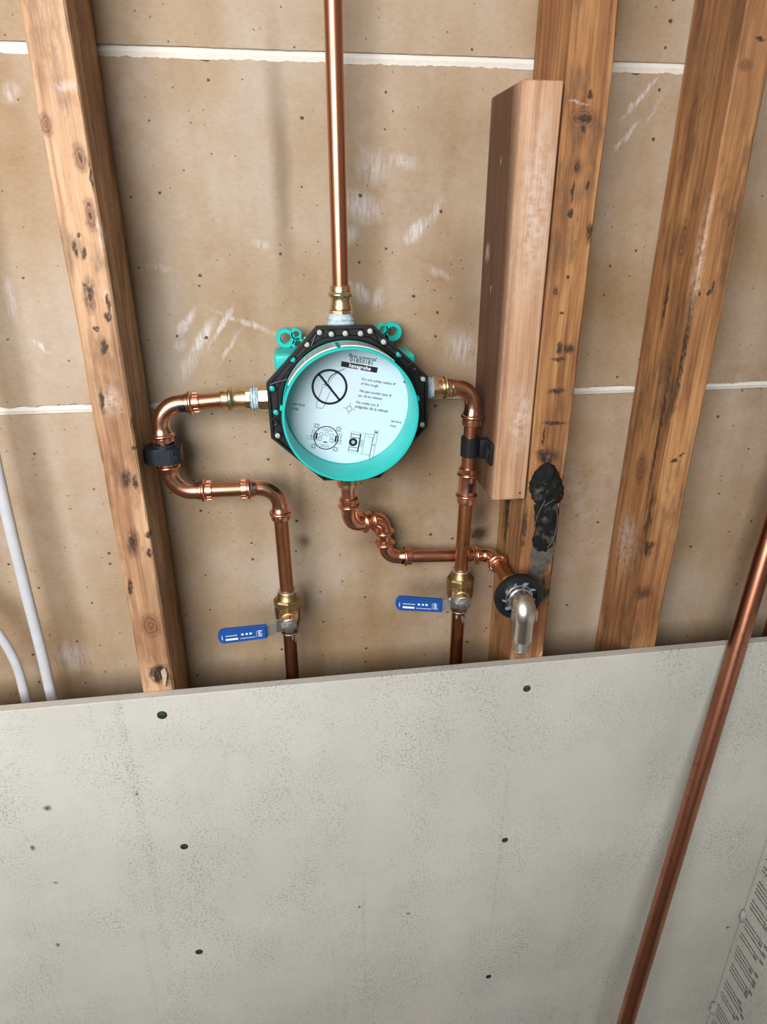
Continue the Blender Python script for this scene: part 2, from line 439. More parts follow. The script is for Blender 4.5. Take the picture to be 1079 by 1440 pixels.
def box(bm, x0, x1, y0, y1, z0, z1, bev=0.0, seg=2):
    r = bmesh.ops.create_cube(bm, size=1)
    for v in r['verts']:
        v.co = ((x0 + x1) / 2 + v.co.x * (x1 - x0), (y0 + y1) / 2 + v.co.y * (y1 - y0), (z0 + z1) / 2 + v.co.z * (z1 - z0))
    if bev:
        ed = list({e for v in r['verts'] for e in v.link_edges})
        bmesh.ops.bevel(bm, geom=ed, offset=bev, segments=seg, affect='EDGES', profile=.6)


def B():
    return bmesh.new()


def frame(d):
    d = Vector(d).normalized()
    u = d.cross(Vector((0, 0, 1)) if abs(d.z) < .9 else Vector((1, 0, 0))).normalized()
    return d, u, d.cross(u)


def sweep(bm, pts, radii, seg=20, caps=True, flat=1.0):
    """a round tube along pts, one radius for each station"""
    pts = [Vector(p) for p in pts]
    if not isinstance(radii, (list, tuple)):
        radii = [radii] * len(pts)
    tang = []
    for i in range(len(pts)):
        a, b = pts[max(i - 1, 0)], pts[min(i + 1, len(pts) - 1)]
        d = b - a
        tang.append(d.normalized() if d.length > 1e-9 else tang[-1])
    d, u, w = frame(tang[0])
    rings = []
    for i, p in enumerate(pts):
        if i:
            q = tang[i - 1].rotation_difference(tang[i])
            u = q @ u
        w = tang[i].cross(u)
        rings.append([bm.verts.new(p + (u * math.cos(2 * PI * k / seg) * flat + w * math.sin(2 * PI * k / seg)) * radii[i]) for k in range(seg)])
    for a, b in zip(rings, rings[1:]):
        for k in range(seg):
            bm.faces.new((a[k], a[(k + 1) % seg], b[(k + 1) % seg], b[k]))
    if caps:
        bm.faces.new(rings[0][::-1])
        bm.faces.new(rings[-1])


def lathe(bm, base, axis, prof, seg=28, caps=True):
    """a turned shape: prof = (distance along axis, radius) pairs"""
    d, u, w = frame(axis)
    base = Vector(base)
    rings = []
    for (h, r) in prof:
        rings.append([bm.verts.new(base + d * h + (u * math.cos(2 * PI * k / seg) + w * math.sin(2 * PI * k / seg)) * r) for k in range(seg)])
    for a, b in zip(rings, rings[1:]):
        for k in range(seg):
            bm.faces.new((a[k], a[(k + 1) % seg], b[(k + 1) % seg], b[k]))
    if caps:
        bm.faces.new(rings[0][::-1])
        bm.faces.new(rings[-1])


def prism(bm, poly, y0, y1, bev=0.0):
    """polygon in (x, z) extruded along y"""
    f = [bm.verts.new((x, y0, z)) for x, z in poly]
    k = [bm.verts.new((x, y1, z)) for x, z in poly]
    n = len(poly)
    faces = [bm.faces.new(f), bm.faces.new(k[::-1])]
    for i in range(n):
        faces.append(bm.faces.new((f[i], k[i], k[(i + 1) % n], f[(i + 1) % n])))
    if bev:
        ed = [e for e in faces[0].edges] + [e for e in faces[1].edges]
        bmesh.ops.bevel(bm, geom=ed, offset=bev, segments=2, affect='EDGES')


def bead(p, axis, r, h=.0042, rb=.0024):
    """a rolled ring around a pipe"""
    bm = B()
    pr = [(-h * .5, r), (-h * .42, r + rb * .55), (-h * .2, r + rb * .95), (0, r + rb), (h * .2, r + rb * .95), (h * .42, r + rb * .55), (h * .5, r)]
    lathe(bm, p, axis, pr, 28)
    return bm


RT = .00795   # copper tube radius
RC = .0097    # press collar radius


def elbow(parent, P, a, b, Rb, cin, cout, mat='copper', ring_mat=None):
    """press elbow at corner P, arriving along a, leaving along b; cin / cout are its collar lengths"""
    P, a, b = Vector(P), Vector(a).normalized(), Vector(b).normalized()
    ph = a.angle(b)
    T = Rb * math.tan(ph / 2)
    n = (b - a * math.cos(ph)) / math.sin(ph)
    c = P - a * T + n * Rb
    pts, rad = [], []

    def collar(start, d, L, rev):
        st = [(L, RC - .0004), (L - .0006, RC + .0004), (L * .62, RC + .0004), (L * .55, RC + .0004), (L * .28, RC + .0002), (L * .2, RC - .0006), (0, RC - .0008)]
        if rev:
            st = st[::-1]
        for h, r in st:
            pts.append(start + d * h)
            rad.append(r)
    collar(P - a * T, -a, cin, False)
    for i in range(1, 12):
        t = ph * i / 12
        pts.append(c + (-n * math.cos(t) + a * math.sin(t)) * Rb)
        rad.append(RC - .0009)
    collar(P + b * T, b, cout, True)
    bm = B()
    sweep(bm, pts, rad, 24)
    e = link('elbow', bm, mat, parent)
    for s, d, L in ((P - a * T, -a, cin), (P + b * T, b, cout)):
        if L > .006:
            link('press_ring', bead(s + d * (L * .52), d, RC + .0003), ring_mat or mat, e)
            if L > .012:   # crimp teeth at the mouth of the collar
                bm = B()
                dd, u, w = frame(d)
                for k in range(12):
                    an = 2 * PI * k / 12
                    q = s + d * (L * .82) + (u * math.cos(an) + w * math.sin(an)) * (RC + .0004)
                    r0 = bmesh.ops.create_cube(bm, size=1)
                    mt = Matrix.Translation(q) @ Matrix((u * math.cos(an) + w * math.sin(an), -u * math.sin(an) + w * math.cos(an), dd)).transposed().to_4x4() @ Matrix.Diagonal((.0008, .0022, .0045, 1))
                    bmesh.ops.transform(bm, matrix=mt, verts=r0['verts'])
                link('crimp_teeth', bm, mat, e)
    return P - a * (T + cin), P + b * (T + cout)


def tube(parent, p, q, mat='copper_tube', r=RT, name='tube'):
    p, q = Vector(p), Vector(q)
    bm = B()
    n = 6
    sweep(bm, [p.lerp(q, i / n) for i in range(n + 1)], r, 24)
    return link(name, bm, mat, parent)


def text_bm(body, width, u0, v0, rot, y, C, bold=False, flip=1):
    """flat printed lettering, its baseline starting at (u0, v0) on the plane y around C, width metres long"""
    cu = bpy.data.curves.new('lettering', 'FONT')
    cu.body = body
    cu.size = 1.0
    cu.resolution_u = 2
    if bold:
        cu.offset = .02
    else:
        cu.offset = .012
    ob = bpy.data.objects.new('lettering', cu)
    COL.objects.link(ob)
    dg = bpy.context.evaluated_depsgraph_get()
    me = bpy.data.meshes.new_from_object(ob.evaluated_get(dg))
    bpy.data.objects.remove(ob, do_unlink=True)
    bpy.data.curves.remove(cu)
    bm = B()
    bm.from_mesh(me)
    bpy.data.meshes.remove(me)
    x0 = min(v.co.x for v in bm.verts)
    x1 = max(v.co.x for v in bm.verts)
    s = width / (x1 - x0)
    cr, sr = math.cos(rot), math.sin(rot)
    for v in bm.verts:
        x, z = (v.co.x - x0) * s, v.co.y * s
        v.co = (C[0] + u0 + x * cr - z * sr, y, C[2] + v0 + x * sr + z * cr)
    return bm


def stroke(bm, pts, w, y, C, closed=False):
    """a printed line of width w through (u, v) points, lying on the plane y"""
    n = len(pts)
    L, Rr = [], []
    for i in range(n):
        a = Vector(pts[(i - 1) % n] if closed or i else pts[0])
        b = Vector(pts[(i + 1) % n] if closed or i < n - 1 else pts[-1])
        d = (b - a)
        d = d.normalized() if d.length else Vector((1, 0))
        nn = Vector((-d.y, d.x)) * w / 2
        p = Vector(pts[i])
        for arr, q in ((L, p + nn), (Rr, p - nn)):
            arr.append(bm.verts.new((C[0] + q.x, y, C[2] + q.y)))
    for i in range(n if closed else n - 1):
        j = (i + 1) % n
        bm.faces.new((L[i], L[j], Rr[j], Rr[i]))


def circ(u, v, r, n=40, ry=None):
    return [(u + r * math.cos(2 * PI * k / n), v + (ry or r) * math.sin(2 * PI * k / n)) for k in range(n)]


# ------------------------------------------------------------------ the room
bm = B(); box(bm, -1.5, .83, -1.62, .12, -.05, 0)
struct(link('floor', bm, 'subfloor', origin=(0, -1, 0)))
bm = B(); box(bm, -1.5, .83, -1.62, .12, 2.42, 2.47)
struct(link('ceiling', bm, 'ceil', origin=(0, -1, 2.42)))
bm = B(); box(bm, -1.55, -1.5, -1.62, .12, 0, 2.42)
struct(link('wall_left', bm, 'room', origin=(-1.5, -1, 0)))
bm = B(); box(bm, .78, .83, -1.62, .12, 0, 2.42)
struct(link('wall_right', bm, 'room', origin=(.78, -1, 0)))
# rear wall with the window the daylight comes through
bm = B()
box(bm, -1.5, -1.38, -1.67, -1.60, 0, 2.42)
box(bm, -.14, .78, -1.67, -1.60, 0, 2.42)
box(bm, -1.38, -.14, -1.67, -1.60, 0, 1.49)
box(bm, -1.38, -.14, -1.67, -1.60, 2.37, 2.42)
struct(link('wall_rear', bm, 'room', origin=(0, -1.6, 0)))

# plaster behind, lath panels in front of it: brown paper faces with open joints between them
bm = B(); box(bm, -1.5, .78, .0995, .12, 0, 2.42)
wall = struct(link('wall_back', bm, 'plaster', origin=(0, .1, 0)))


def lath_panel(z0, z1, jag0, jag1, seed):
    """one paper-faced panel, its long edges torn and uneven"""
    bm = B()
    n = 1300
    xs = [-1.5 + 2.28 * i / n for i in range(n + 1)]

    def edge(x, k, amt, s):
        v = mnoise.noise((x * 22, s, 1.7)) * .6 + mnoise.noise((x * 90, s, 4.2)) * .6 + mnoise.noise((x * 300, s, 6.2)) * .45
        c = max(0.0, mnoise.noise((x * 60, s, 9.1)) - .28) * 2.2
        return k + amt * (v + c)
    rows = []
    for x in xs:
        a, b = edge(x, z0, jag0, seed), edge(x, z1, -jag1, seed + 3)
        curl = max(0.0, mnoise.noise((x * 30, seed, 2.2))) * .0008
        rows.append([bm.verts.new((x, .0988, a)), bm.verts.new((x, .0895 - curl * 2, a)), bm.verts.new((x, .0892, a + .004)), bm.verts.new((x, .0892, b - .004)),
                     bm.verts.new((x, .0895 - curl * 3, b)), bm.verts.new((x, .0988, b))])
    for p, q in zip(rows, rows[1:]):
        for k in range(5):
            bm.faces.new((p[k], q[k], q[k + 1], p[k + 1]))
    return link('lath_panel', bm, 'kraft', wall, smooth=30)


lath_panel(1.6950, 2.42, .0004, 0, 1.0)
lath_panel(1.3698, 1.6858, .0026, .0021, 5.0)
lath_panel(0.0, 1.3610, 0, .0006, 9.0)
# plaster that has squeezed into the open joints
for z, h in ((1.6904, .0046), (1.3652, .0042)):
    bm = B()
    n = 300
    prev = None
    for i in range(n + 1):
        x = -1.5 + 2.28 * i / n
        k = mnoise.noise((x * 14, z, 0)) * .0009
        ring = [bm.verts.new((x, y + k * .8, z + dz)) for y, dz in ((.0992, -h * 1.12), (.0925, -h), (.0905, 0), (.0925, h), (.0992, h * 1.12))]
        if prev:
            for j in range(4):
                bm.faces.new((prev[j], ring[j], ring[j + 1], prev[j + 1]))
        prev = ring
    link('joint_plaster', bm, 'plaster', wall)


def stud(x0, x1, z0, z1, y0, y1, mat, seed, wane=.003):
    """rough sawn stud with knocked edges"""
    bm = B()
    n = int((z1 - z0) / .008)
    rings = []
    for i in range(n + 1):
        z = z0 + (z1 - z0) * i / n
        def j(k, f, a):
            return mnoise.noise((z * f, seed + k * 3.1, k * 1.7)) * a
        cs = [max(.0008, wane * (.55 + .9 * mnoise.noise((z * 11, seed + k * 5.3, .3)) + 1.4 * max(0, mnoise.noise((z * 38, seed + k * 2.9, 2.1)) - .25))) for k in range(4)]
        sx0, sx1, sy0, sy1 = x0 + j(0, 7, .0007), x1 + j(1, 7, .0007), y0 + j(2, 9, .0005), y1
        c0, c1 = cs[0], cs[1]
        pr = [(sx0 + c0, sy0), ((sx0 + sx1) / 2, sy0 + j(5, 22, .0004)), (sx1 - c1, sy0), (sx1, sy0 + c1), (sx1 + j(6, 16, .0004), (sy0 + sy1) / 2), (sx1, sy1 - .0015), (sx1 - .0015, sy1),
              (sx0 + .0015, sy1), (sx0, sy1 - .0015), (sx0 + j(7, 16, .0004), (sy0 + sy1) / 2), (sx0, sy0 + c0)]
        rings.append([bm.verts.new((x, y, z)) for x, y in pr])
    m = len(rings[0])
    for a, b in zip(rings, rings[1:]):
        for k in range(m):
            bm.faces.new((a[k], a[(k + 1) % m], b[(k + 1) % m], b[k]))
    bm.faces.new(rings[0][::-1])
    bm.faces.new(rings[-1])
    return link('wall_stud', bm, mat, origin=((x0 + x1) / 2, (y0 + y1) / 2, z0), smooth=35)


G = 'vertical wall studs'
tag(stud(-.1862, -.1518, 0, 2.42, 0, .0885, 'wood_a', 1.0), 'pale weathered wooden stud between the white cables and the turquoise valve', 'stud', G)
tag(stud(.2529, .2942, 0, 2.42, 0, .0885, 'wood_b', 20.0), 'weathered wooden stud with nail holes and black tar behind the short block', 'stud', G)
tag(stud(.4095, .4432, 0, 2.42, 0, .0885, 'wood_c', 40.0), 'orange-brown wooden stud with big knots, standing clear right of the pipework', 'stud', G)
tag(stud(.672, .710, 0, 2.42, 0, .0885, 'wood_d', 60.0), 'dark reddish corner stud just showing behind the leaning copper pipe', 'stud', G)

bm = B()
prism(bm, [(-.1625, 1.083), (-.1575, 1.0865), (-.1560, 1.080), (-.1572, 1.074), (-.1590, 1.066), (-.1605, 1.060), (-.1622, 1.066), (-.1618, 1.076)], -.0040, .0005, .0006)
link('split_chip', bm, 'chip', bpy.data.objects['wall_stud'])
bm = B()
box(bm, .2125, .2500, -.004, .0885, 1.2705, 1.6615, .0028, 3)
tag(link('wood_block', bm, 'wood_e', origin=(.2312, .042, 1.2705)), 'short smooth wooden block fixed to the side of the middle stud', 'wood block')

# ------------------------------------------------------------------ cement boards over the lower wall
bm = B()
box(bm, -1.5, .694, -.0125, -.0005, .012, 1.0548, .0008, 1)
bd = tag(link('cement_board', bm, 'cement', origin=(-.4, -.006, .012), smooth=0), 'large pale grey cement board screwed across the lower stud wall', 'board', 'cement boards')
for (x, z, r) in ((-.1667, 1.0294, .0058), (.272, 1.0169, .0050), (-.1671, .8162, .0050), (.2638, .7541, .0046), (-.1712, .6084, .0052), (.2601, .4512, .0046)):
    bm = B()
    lathe(bm, (x, -.0121, z), (0, -1, 0), [(0, r * 1.02), (.0005, r), (.0008, r * .82), (.0008, .002), (-.0002, .0012)], 20)
    s = link('screw', bm, 'screw_green', bd)
    bm = B()
    for k in (0, 1):
        r0 = bmesh.ops.create_cube(bm, size=1)
        bmesh.ops.transform(bm, matrix=Matrix.Translation((x, -.0129, z)) @ Matrix.Rotation(R(20 + 90 * k), 4, 'Y') @ Matrix.Diagonal((.0042, .0006, .0012, 1)), verts=r0['verts'])
    link('recess', bm, 'screw_dark', s)

bm = B()
box(bm, .6835, .6955, -1.58, -.0135, .012, 1.0548, .0008, 1)
rb = tag(link('cement_board', bm, 'cement', origin=(.69, -1.1, .012), smooth=0), 'cement board with dark printed lettering on the adjoining right-hand wall', 'board', 'cement boards')
# rows of dark print on it: blocks of small characters
bm = B()
random.seed(11)
def dash(y0, y1, z0, z1):
    x = .6833
    v = [bm.verts.new((x, a, b)) for a, b in ((y0, z0), (y1, z0), (y1, z1), (y0, z1))]
    bm.faces.new(v)
zz = .985
k = 0
while zz > .20:
    rows = (3, 2, 4, 3)[k % 4]
    for r_ in range(rows):
        y = -.022 - .002 * random.random()
        end = y - random.choice((.030, .036, .042))
        while y > end:
            w = random.choice((.0012, .0018, .0024))
            dash(y, y - w, zz, zz - .0030)
            y -= w + .0009
        for q in range(2):
            dash(end - .002, end - .010, zz + .0026 - q * .0038, zz + .0004 - q * .0038)
        zz -= .0085
    zz -= (.008, .016, .010, .02)[k % 4]
    k += 1
link('printed_lettering', bm, 'print', rb, smooth=0)
# lumps of joint mud left in the corner
for (z, s, y) in ((.515, .010, -.018), (.275, .012, -.02), (.79, .006, -.016)):
    bm = B()
    bmesh.ops.create_icosphere(bm, subdivisions=3, radius=1)
    for v in bm.verts:
        v.co *= 1 + .45 * mnoise.noise(v.co * 1.6 + Vector((z * 9, 0, 0)))
        v.co = Vector((.682 + v.co.x * s * .55, y + v.co.y * s * .45, z + v.co.z * s * 1.3))
    link('mud_lump', bm, 'mud', rb)

# ------------------------------------------------------------------ shower valve box
C = Vector((.0575, .010, 1.3795))
val = thing('shower_valve_box', (C.x, .07, C.z), 'round turquoise rough-in valve box with black octagonal flange and white printed card', 'valve box')
# black flange: octagon outside, round opening inside
OCT = [(-.0280, .0785), (.0268, .0785), (.0820, .0275), (.0832, -.0252), (.0325, -.0795), (-.0268, -.0795), (-.0785, -.0305), (-.0795, .0250)]


def oct_point(an, k=1.0):
    d = Vector((math.cos(an), math.sin(an)))
    best = None
    for i in range(8):
        a, b = Vector(OCT[i]), Vector(OCT[(i + 1) % 8])
        e = b - a
        det = d.x * (-e.y) + e.x * d.y
        if abs(det) < 1e-12:
            continue
        tt = (a.x * (-e.y) + e.x * a.y) / det
        ss = (d.x * a.y - d.y * a.x) / det
        if tt > 0 and -1e-6 <= ss <= 1 + 1e-6:
            best = tt if best is None else min(best, tt)
    return d * best * k


angs = sorted([2 * PI * k / 120 for k in range(120)] + [math.atan2(v, u) % (2 * PI) for u, v in OCT])
bm = B()
loops = []
for kind, val_, y in (('c', .0610, .018), ('o', .985, .018), ('o', 1.0, .0165), ('o', 1.0, .0072), ('o', .992, .0064), ('o', .968, .0064), ('o', .955, .0094), ('m', .45, .0094), ('m', .30, .0078), ('m', .12, .0078), ('c', .0660, .0082), ('c', .0650, .018)):
    lp = []
    for an in angs:
        o_ = oct_point(an)
        if kind == 'o':
            q = o_ * val_
        elif kind == 'c':
            q = Vector((math.cos(an), math.sin(an))) * val_
        else:
            i_ = Vector((math.cos(an), math.sin(an))) * .066
            q = i_.lerp(o_ * .955, val_ if o_.length > .0715 else val_ * .6)
        lp.append(bm.verts.new((C.x + q.x, y, C.z + q.y)))
    loops.append(lp)
n = len(angs)
for a, b in zip(loops[0:], loops[1:]):
    for k in range(n):
        bm.faces.new((a[k], a[(k + 1) % n], b[(k + 1) % n], b[k]))
fl = link('flange', bm, 'black', val, smooth=30)
for i, (u, v) in enumerate(((-25.9, 73.0), (-1.0, 71.5), (23.2, 73.2), (36.5, 62.6), (51.6, 50.0), (77.0, 25.0), (-38.4, 61.9), (-52.7, 47.9), (-74.4, 20.2), (-72.2, -3.9), (-72.0, -28.0), (13.8, 71.2), (-14.5, 71.2), (77.2, -22.7), (-74.5, -14), (66.0, 37.5))):
    u, v = u / 1000, v / 1000
    bm = B()
    lathe(bm, (C.x + u, .0096, C.z + v), (0, -1, 0), [(0, .0042), (.0030, .0040), (.0034, .0034), (.0030, .0027), (.0008, .0026)], 18, False)
    bo = link('bolt_boss', bm, 'black', fl)
    if i not in (14, 15):
        bm = B()
        lathe(bm, (C.x + u, .0086, C.z + v), (0, -1, 0), [(0, .0025), (.0012, .0026), (.0016, .0018)], 14)
        link('hole_plug', bm, 'teal' if i in (4, 7, 8, 9) else 'dot', fl)
# stiffening ribs across the corners
for (a, b) in (((-.0795, .025), (-.052, .030)), ((.082, .0275), (.058, .036)), ((.060, .024), (.070, .012)), ((-.028, .0785), (-.034, .060)), ((.0268, .0785), (.030, .064))):
    bm = B()
    sweep(bm, [(C.x + a[0] * .96, .0082, C.z + a[1] * .96), (C.x + b[0], .0080, C.z + b[1])], .0011, 8)
    link('rib', bm, 'black', fl)

# turquoise cup standing proud of the flange
bm = B()
lathe(bm, (C.x - .0002, .0185, C.z - .0003), (0, -1, 0), [(0, .0642), (.0085, .0648), (.0095, .0640), (.044, .0645), (.0465, .0656), (.0515, .0658), (.0525, .0652), (.0525, .0636), (.0515, .0630), (.0075, .0628), (.0070, .0622), (.0070, .0010)], 96, False)
cup = link('plaster_cup', bm, 'teal', val, smooth=35)
for an, w in ((-118, 7), (-62, 6), (-93, 5), (12, 4), (-35, 3), (172, 4)):
    bm = B()
    pl = []
    for q in range(5):
        t_ = R(an - w / 2 + w * q / 4)
        pl.append((C.x + .0678 * math.cos(t_), C.z + .0678 * math.sin(t_)))
    for q in range(4, -1, -1):
        t_ = R(an - w / 2 + w * q / 4)
        pl.append((C.x + .0640 * math.cos(t_), C.z + .0640 * math.sin(t_)))
    prism(bm, pl, -.0280, -.0235)
    link('rim_tab', bm, 'teal', cup, smooth=0)
# stickers wrapped over the top of the cup
for a0, a1, ya, yb in ((100, 152, -.0285, .0045), (50, 97, -.0280, .0050)):
    bm = B()
    prev = None
    for q in range(25):
        t_ = R(a0 + (a1 - a0) * q / 24)
        ring = [bm.verts.new((C.x - .0002 + rr * math.cos(t_), y, C.z - .0003 + rr * math.sin(t_))) for rr, y in ((.0647, yb), (.0650, yb), (.0653, -.024), (.0653 + (.0011 if ya < -.026 else 0), ya + .0015), (.0650, ya + .0015))]
        if prev:
            for j in range(4):
                bm.faces.new((prev[j], ring[j], ring[j + 1], prev[j + 1]))
        prev = ring
    st = link('sticker', bm, 'sticker', cup, smooth=60)
    bm = B()
    random.seed(a0)
    if a0 == 100:
        spans = [(104 + q * 2.1, 104.9 + q * 2.1 + (.5 if q % 3 else 0), -.017, .001) for q in range(12)] + [(130 + q * 1.5, 130.7 + q * 1.5, -.021, .002) for q in range(13)]
    else:
        spans = [(56 + q * 4.0, 57.0 + q * 4.0, -.010 - (q % 3) * .004, -.008 - (q % 3) * .004) for q in range(9)]
    for s0, s1, y0, y1 in spans:
        vs_ = [bm.verts.new((C.x - .0002 + .0656 * math.cos(R(t_)), y, C.z - .0003 + .0656 * math.sin(R(t_)))) for t_, y in ((s0, y0), (s1, y0), (s1, y1), (s0, y1))]
        bm.faces.new(vs_)
    link('barcode', bm, 'grey_ink' if a0 == 100 else 'ink', st, smooth=0)

# printed card at the bottom of the cup
bm = B()
lathe(bm, (C.x, .0113, C.z), (0, -1, 0), [(0, .0625), (.0005, .0625), (.0005, .0001)], 96, False)
card = link('instruction_card', bm, 'card', val, smooth=20)
YI = .01068
YW = .01056
a12 = R(-11.2)


def text(body, width, u, v, rot=a12, bold=False, mat='ink', y=YI):
    return link('lettering', text_bm(body, width / 1000, u / 1000, v / 1000, rot, y, C, bold), mat, card, smooth=0)


text('iBox universal', 27.8, 2.2, 48.6, a12)
text('01850181', 23.0, 3.2, 43.9, a12)
bm = B()
f_ = [bm.verts.new((C.x + u / 1000, YI, C.z + v / 1000)) for u, v in ((-4.8, 44.4), (31.4, 37.0), (30.3, 31.6), (-5.6, 39.2))]
bm.faces.new(f_)
link('logo_bar', bm, 'ink', card, smooth=0)
text('hansgrohe', 22.0, 2.4, 38.6, R(-11.6), True, 'white_ink', YW)
for s, w, u, v in (('Do not solder within 4"', 35, 15.1, 25.0), ('of the rough', 17.8, 14.0, 20.6), ('Ne pas souder avec 4', 32.6, 12.7, 13.2), ('po. de la robinet', 24.4, 11.4, 8.6),
                   ('No solde con 4', 23.2, 9.0, 1.6), ('pulgadas de la v\u00e1lvula', 34.5, 7.7, -2.8), ('service', 12.1, -54.9, 2.4), ('stop', 6.6, -56.0, -2.2), ('service', 11.1, 44.8, -19.6), ('stop', 6.2, 43.8, -24.2)):
    text(s, w, u, v)


def ink(name, parts):
    bm = B()
    for pts, w, cl in parts:
        stroke(bm, [(a / 1000, b / 1000) for a, b in pts], w / 1000, YI, C, cl)
    return link(name, bm, 'ink', card, smooth=0)


ink('prohibition_sign', [(circ(-17.4, 19.0, 16.9, 56), 2.3, True), ([(-27.6, 32.4), (-7.6, 5.2)], 2.2, False)])
ink('torch_drawing', [([(-24.2, 19.6), (-15.9, 16.6), (-24.4, -1.6), (-25.8, -2.8), (-31.0, -1.4), (-31.6, .6)], .45, True), ([(-24.6, 20.4), (-23.6, 22.0), (-16.0, 19.2), (-15.9, 16.6)], .45, False), (circ(-19.9, 22.2, 2.3, 20), .5, True),
                      ([(-18.6, 24.6), (-17.4, 27.6), (-15.0, 30.4), (-10.4, 33.0)], 1.0, False), ([(-10.8, 32.0), (-1.6, 36.9), (-9.6, 34.4)], .5, True), ([(-16.6, 24.2), (-15.0, 27.6), (-9.8, 32.0)], .4, False)])
ink('centre_mark', [(circ(1.9, -4.0, 2.6, 28), .45, True), ([(-4.6, -2.7), (-.8, -3.4)], .4, False), ([(4.6, -4.5), (8.3, -5.1)], .4, False), ([(2.9, 1.9), (2.3, -1.4)], .4, False), ([(1.4, -6.6), (.9, -9.7)], .4, False)])
def rotp(pts, u, v, an=-11.2):
    c_, s_ = math.cos(R(an)), math.sin(R(an))
    return [(u + a * c_ - b * s_, v + a * s_ + b * c_) for a, b in pts]
U, V = -22.8, -33.8
parts = [(circ(U, V, 12.2, 40), 1.0, True), (rotp([(-19.5, -3.6), (-6, -3.6), (-6, -.4), (-19.5, -.4)], U, V), .35, True), (rotp([(6, -4.2), (17, -4.2), (17, -1.0), (6, -1.0)], U, V), .35, True),
         (rotp([(-15, -3), (-15, 7), (-12.8, 7), (-12.8, -3)], U, V), .5, True), (rotp([(12.8, -3), (12.8, 7), (15, 7), (15, -3)], U, V), .5, True), (rotp([(-10, -3), (-10, 4)], U, V), 1.8, False), (rotp([(10, -3), (10, 4)], U, V), 1.8, False),
         (rotp([(-5, 7.6), (5, 7.6), (5, 9.4), (-5, 9.4)], U, V), .4, True), (rotp([(-5, -9.6), (5, -9.6), (5, -7.8), (-5, -7.8)], U, V), .4, True), (rotp([(-2, -4.6), (2, -4.6)], U, V), 1.2, False)]
for du, dv in ((-5.4, 3.2), (0, 4.2), (5.4, 3.2), (-5.8, -1.8), (5.8, -1.8)):
    parts.append((circ(*rotp([(du, dv)], U, V)[0], 1.9, 16), .4, True))
for du, dv in ((-11.4, 11.2), (11.4, 11.2), (-11.4, -10.6), (11.4, -10.6)):
    parts.append((circ(*rotp([(du, dv)], U, V)[0], 1.7, 14), .5, True))
    parts.append((rotp([(du - 2.6, dv - 2.2), (du + 2.6, dv - 2.2), (du + 2.6, dv + 2.2), (du - 2.6, dv + 2.2)], U, V), .35, True))
ink('valve_front_drawing', parts)
U, V = 5.2, -39.6
parts = [(circ(U, V, 3.1, 28), 2.6, True), (circ(U, V, .6, 12), .6, True), (rotp([(-3.6, 11), (-3.6, -11.5), (11.2, -11.5), (11.2, 11)], U, V), .4, True), (rotp([(-3.2, 5), (6, 5), (6, 8.6), (-3.2, 8.6)], U, V), .7, True),
         (rotp([(-3.2, -9), (6, -9), (6, -5.6), (-3.2, -5.6)], U, V), .7, True), (rotp([(6.4, -10), (6.4, 10)], U, V), 1.3, False), (rotp([(7.6, -4), (9.6, -4), (9.6, 4), (7.6, 4)], U, V), .5, True),
         (rotp([(11, 11), (22, 11)], U, V), .35, False), (rotp([(14, 8), (22, 8), (22, 11), (14, 11)], U, V), .35, True), (rotp([(11, -11.5), (19.5, -11.5)], U, V), .35, False), (rotp([(19.6, 8), (19.6, -14)], U, V), .35, False),
         (rotp([(20.2, 17), (23.8, 17), (23.8, -17), (20.2, -17)], U, V), .4, True), (circ(*rotp([(22, 14)], U, V)[0], .8, 12), .9, True), (circ(*rotp([(22, 0)], U, V)[0], .5, 12), .6, True)]
ink('valve_side_drawing', parts)

# turquoise housing behind the flange with its mounting ears
bm = B()
lathe(bm, (C.x, .0185, C.z), (0, 1, 0), [(0, .058), (.026, .056), (.030, .052), (.050, .050)], 48)
hs = link('housing', bm, 'teal', val, smooth=30)
for (u0, u1, v0, v1) in ((-.0705, -.046, .034, .0505), (.046, .0715, .032, .0475), (-.068, -.046, -.05, -.034), (.046, .068, -.05, -.034)):
    bm = B()
    box(bm, C.x + u0, C.x + u1, .022, .066, C.z + v0, C.z + v1, .004, 3)
    link('housing_foot', bm, 'teal', val)
for (ea, eb, ec) in (((-.0580, .0594), (-.0470, .0632), (-.0455, .0535)), ((.0545, .0634), (.0440, .0664), (.0440, .0560))):
    bm = B()
    for (q, ro, ri) in ((ea, .0100, .0052), (eb, .0062, .0032), (ec, .0070, .0034)):
        lathe(bm, (C.x + q[0], .0715, C.z + q[1]), (0, -1, 0), [(0, ri), (0, ro), (.0095, ro), (.0105, ro - .0008), (.0105, ri + .0008), (.0095, ri), (0, ri)], 28, False)
    link('mounting_ear', bm, 'teal', val)
bm = B()
box(bm, C.x - .040, C.x + .040, .066, .0715, C.z + .030, C.z + .060, .002, 2)
link('mounting_plate', bm, 'teal', val)
# brass ports of the valve body
for nm, p, ax, L, r, mt in (('port', (C.x - .045, .035, 1.3838), (-1, 0, 0), .0445, .0135, 'brass'), ('port', (C.x + .05, .035, 1.3885), (1, 0, 0), .0355, .0130, 'brass'),
                            ('port', (.0555, .035, C.z + .045), (0, 0, 1), .030, .0140, 'brass'), ('port', (.0582, .035, C.z - .05), (0, 0, -1), .0445, .0122, 'brass')):
    bm = B()
    lathe(bm, p, ax, [(0, r), (L - .002, r), (L, r - .001)], 8 if ax[0] else 28)
    link(nm, bm, mt, val, smooth=30)


